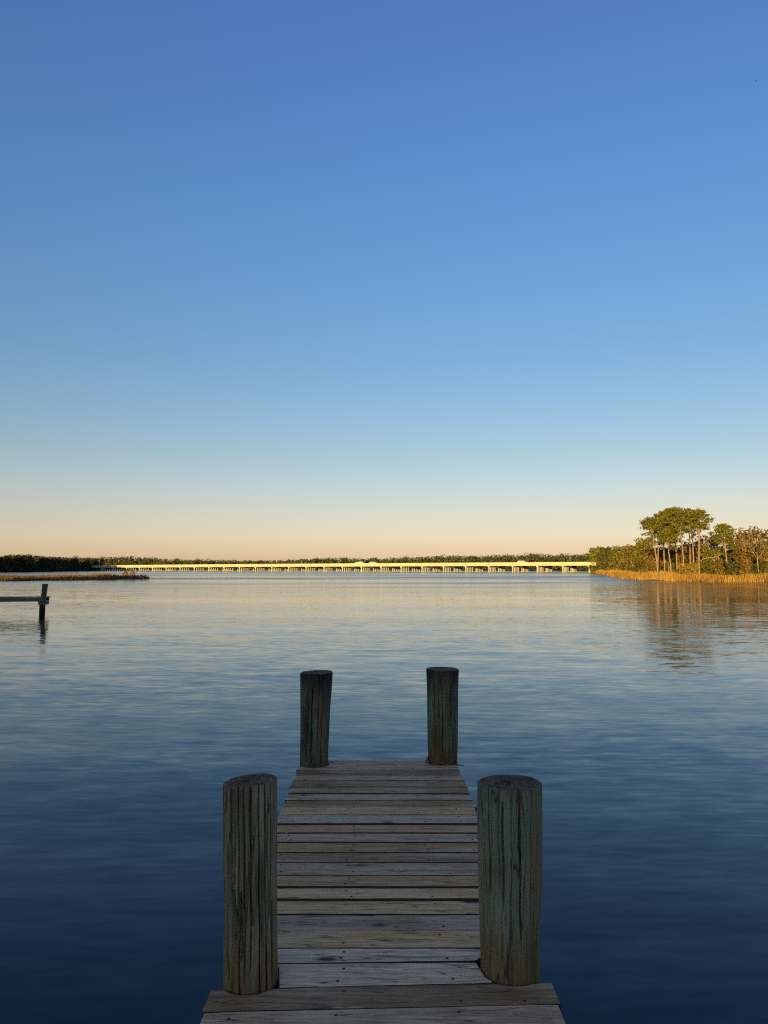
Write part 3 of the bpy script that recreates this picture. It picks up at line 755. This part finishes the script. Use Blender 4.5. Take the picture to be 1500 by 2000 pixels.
def piling(P, mat, topmat, seed, cracks, tilt=(0, 0), gdepth=.0045, chips=(), name='piling', parent=None, deck=DECK, bottom=-2.2, label=None, SEG=400):
    x, y, rb, rt, h, lean = P; r_ = np.random.default_rng(seed)
    zs = np.concatenate([np.linspace(bottom - deck, -.06, 10), np.linspace(-.03, h, 64)])
    th = np.arange(SEG) / SEG * 2 * math.pi
    tabs = []
    for L, amp in ((40, .55), (84, .45)):
        base = r_.random((6, L)); tabs.append((L, amp, base))
    V = []
    def rad(z):
        f = min(1, max(0, z / h)); R = rb + (rt - rb) * f if z > 0 else rb
        g = np.zeros(SEG)
        for L, amp, base in tabs:
            zf = (f * 4.999) if z > 0 else 0; i0 = int(zf); w = zf - i0; w = w * w * (3 - 2 * w)
            row = base[i0] * (1 - w) + base[min(5, i0 + 1)] * w
            row = .55 * base[0] + .45 * row
            g += amp * np.interp(th / (2 * math.pi) * L, np.arange(L + 1), np.append(row, row[0]))
        R_ = R * (1 + .014 * np.cos(2 * th + seed) + .010 * np.cos(3 * th + 2 * seed) + .012 * math.sin(z * 6.1 + seed) + .010 * np.sin(th * 2 + z * 9.0 + seed)) - gdepth * g * 1.6
        for (ang, wid, dep, z0, z1, dr) in cracks:
            if z < z0 or z > z1: continue
            a0 = math.radians(ang) + dr * (h - z) + .012 * math.sin(z * 23 + seed)
            d = np.angle(np.exp(1j * (th - a0))); env = min(1, (z - z0) / .07 + .02, (z1 - z) / .05 + .25)
            R_ -= dep * env * np.exp(-(d / (wid * (.45 + .55 * env))) ** 2)
        for (ang, half, dep, z0, z1) in chips:     # broken-out slivers with square ends
            if z0 < z < z1:
                d = np.abs(np.angle(np.exp(1j * (th - math.radians(ang) - .05 * math.sin(z * 14)))))
                R_ -= dep * (d < half * (.8 + .2 * math.sin(31 * z)))
        return R_
    for z in zs:
        R_ = rad(z); f = z / h; lx = lean * max(-.6, f)
        X = R_ * np.cos(th); Yy = R_ * np.sin(th)
        V.append(np.stack([X + lx, Yy, z + (tilt[0] * X + tilt[1] * Yy) * (max(0, f) ** 4)], 1))
    V = np.concatenate(V)
    F = []
    for i in range(len(zs) - 1):
        for j in range(SEG):
            j2 = (j + 1) % SEG; F.append((i * SEG + j, i * SEG + j2, (i + 1) * SEG + j2, (i + 1) * SEG + j))
    o = link(name, mesh_from(name, V, F, None, True), mat, parent, (x, y, deck))
    if label: o['label'] = label
    # sawn top: worn rim, rough end grain
    V = []; F = []; R_ = rad(h); K = 9
    for k in range(K):
        s = 1 - k / (K - 1); 
        for j in range(SEG):
            X = R_[j] * math.cos(th[j]) * s; Yy = R_[j] * math.sin(th[j]) * s
            zz = (0 if k == 0 else .004 + .004 * r_.random()) + tilt[0] * X + tilt[1] * Yy
            V.append((X, Yy, zz))
    for k in range(K - 1):
        for j in range(SEG):
            j2 = (j + 1) % SEG; F.append((k * SEG + j, k * SEG + j2, (k + 1) * SEG + j2, (k + 1) * SEG + j))
    link('sawn_top', mesh_from('sawn_top', V, F, None, True), topmat, o, (lean, 0, h))
    return o

E1 = mat_endgrain('end_grain_brown', (.12, .078, .046), (.38, .26, .165), .8)
E2 = mat_endgrain('end_grain_dark', (.075, .052, .036), (.38, .27, .19), .4)
PM = [mat_piling('piling_wood_striated', (.130, .092, .050), (.400, .310, .185), (.330, .190, .075), .16, .25, .06, .22, 1, .70),
      mat_piling('piling_wood_green', (.170, .160, .105), (.320, .315, .215), (.290, .175, .068), .24, .30, .08, .85, 2, .68),
      mat_piling('piling_wood_dark', (.055, .046, .030), (.160, .140, .092), (.13, .078, .034), .14, .85, .20, .6, 3, .69),
      mat_piling('piling_wood_banded', (.075, .066, .042), (.190, .178, .115), (.20, .115, .042), .22, .92, .17, .65, 4, .71)]
piling(PILES[0], PM[0], E1, 3, [(-104, .024, .024, -.1, .75, .02), (-78, .022, .020, .05, .75, -.03), (-60, .022, .022, -.1, .75, 0), (-122, .028, .020, .1, .75, .04), (-45, .03, .024, -.1, .75, .05), (-92, .018, .018, .0, .75, .01), (-28, .035, .02, .0, .75, .02), (-138, .026, .018, -.1, .75, .0)],
       tilt=(.10, -.03), gdepth=.0060, chips=((-112, .11, .045, .17, .40), (-98, .12, .022, .10, .34), (-113, .06, .030, .40, .58), (-74, .05, .018, .22, .50)), parent=dock, label='brown near piling with deep grooves and rotted-out slivers')
piling(PILES[1], PM[1], E2, 5, [(-83, .024, .040, .12, .72, .12), (-113, .030, .024, .22, .64, .06), (-120, .017, .014, .3, .72, .02), (-97, .016, .009, .1, .72, .0), (-60, .017, .013, .2, .72, .03), (-140, .016, .010, .0, .72, .02), (-40, .016, .011, .0, .72, 0)],
       tilt=(.0, -.02), gdepth=.0036, parent=dock, label='greenish near piling with one long drying crack')
piling(PILES[2], PM[2], E2, 8, [(-100, .032, .022, .0, .60, .05), (-75, .026, .014, .1, .7, .02), (-120, .03, .014, .0, .5, .0), (-60, .026, .012, .0, .7, .02)], tilt=(.03, -.03), gdepth=.005, chips=((-112, .12, .012, .16, .45),), parent=dock, label='dark leaning piling at the far left corner')
piling(PILES[3], PM[3], E2, 13, [(-95, .026, .014, .0, .6, .04), (-65, .024, .014, .0, .7, .02), (-125, .024, .012, .0, .7, .0), (-108, .02, .01, .1, .5, .0)], tilt=(-.02, -.02), gdepth=.0042, parent=dock, label='far right piling with a blackened head')

# red twine lying round the foot of the far right piling
pts = []
for k in range(30):
    q = math.radians(-188 + k * 5.6); R = .122 + .006 * math.sin(k * 1.7)
    pts.append((R * math.cos(q), R * math.sin(q), .012 + .006 * math.sin(k * .9) + (.014 if k < 6 else 0)))
pts += [(.10, -.13, .006), (.13, -.155, .006), (.15, -.16, .006)]
tw_ = MB().tube(pts, [.0045] * len(pts), 6)
pts2 = [(-.125 + .012 * math.sin(k * 2.1), -.02 - .012 * k, .010 + .012 * abs(math.sin(k * 1.3))) for k in range(7)]
tw_.tube(pts2, [.004] * 7, 6)
o = tw_.build('twine', M['cord'], None, True, (PILES[3][0], PILES[3][1], DECK))
tag(o, 'frayed reddish twine tied round the foot of the far right piling', 'twine')

# small bent nail standing up on the deck
o = MB().tube([(0, 0, -.01), (0, .002, .022), (.003, .004, .040)], [.0028, .0028, .0028], 6).build('bent_nail', M['steel'], None, True, (-.545, 4.40, DECK))
tag(o, 'small nail sticking up from a deck plank beside the brown piling', 'nail')

# ------------------------------------------------------------------ the neighbouring dock at left
nd = empty('neighbour_dock', (-15.9, 36.07, 0), math.radians(13)); tag(nd, 'narrow neighbouring dock at left ending in a single piling', 'dock')
ND = .77
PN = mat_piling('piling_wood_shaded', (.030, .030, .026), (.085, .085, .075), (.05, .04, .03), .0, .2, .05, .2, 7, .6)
piling((.0, .0, .12, .135, .60, .05), PN, E2, 21, [(-95, .04, .01, 0, .6, 0)], parent=nd, deck=ND, SEG=40)
b = MB(); x = .18
while x > -14: b.box((x - .138, -.30, -.038 + random.uniform(-.003, .003)), (x, .62, random.uniform(-.003, .003))); x -= .143
tag(b.build('planking', M['plank'], nd, loc=(0, 0, ND)), kind='stuff').color = (.2, .17, .14, 1)
for y in (-.26, .58):
    MB().box((-14, -.02, -.21), (.14, .02, -.04)).build('rim_joist', M['beam'], nd, loc=(0, y, ND))
MB().box((-.17, -.2, -.36), (.17, .5, -.215)).build('pile_cap', M['beam'], nd, loc=(-.02, 0, ND))
piling((-.14, .42, .12, .12, .02, 0), PN, E2, 22, [], parent=nd, deck=ND - .38, SEG=40)
piling((-9.0, .3, .12, .12, .02, 0), PN, E2, 23, [], parent=nd, deck=ND - .23, SEG=40)

# ------------------------------------------------------------------ one far bird
bx, by, bz = at_depth(1477, 158, 190)
bird = empty('flying_bird', (bx, by, bz)); tag(bird, 'tiny dark bird high in the sky at upper right', 'bird')
MB().tube([(-.28, 0, 0), (-.12, 0, .02), (.08, 0, .02), (.22, 0, .03), (.30, 0, .02)], [.02, .07, .08, .05, .01], 8).build('body', M['feather'], bird, True)
for s in (-1, 1):
    mesh_V = [(.10, s * .03, .05), (-.08, s * .03, .05), (.12, s * .30, .16), (-.04, s * .30, .15), (-.06, s * .58, .10),
              (.10, s * .03, .03), (-.08, s * .03, .03), (.12, s * .30, .14), (-.04, s * .30, .13), (-.06, s * .58, .09)]
    link('wing', mesh_from('wing', mesh_V, [(0, 1, 3, 2), (2, 3, 4), (5, 7, 8, 6), (7, 9, 8), (0, 2, 7, 5), (2, 4, 9, 7), (4, 3, 8, 9), (3, 1, 6, 8)]), M['feather'], bird)
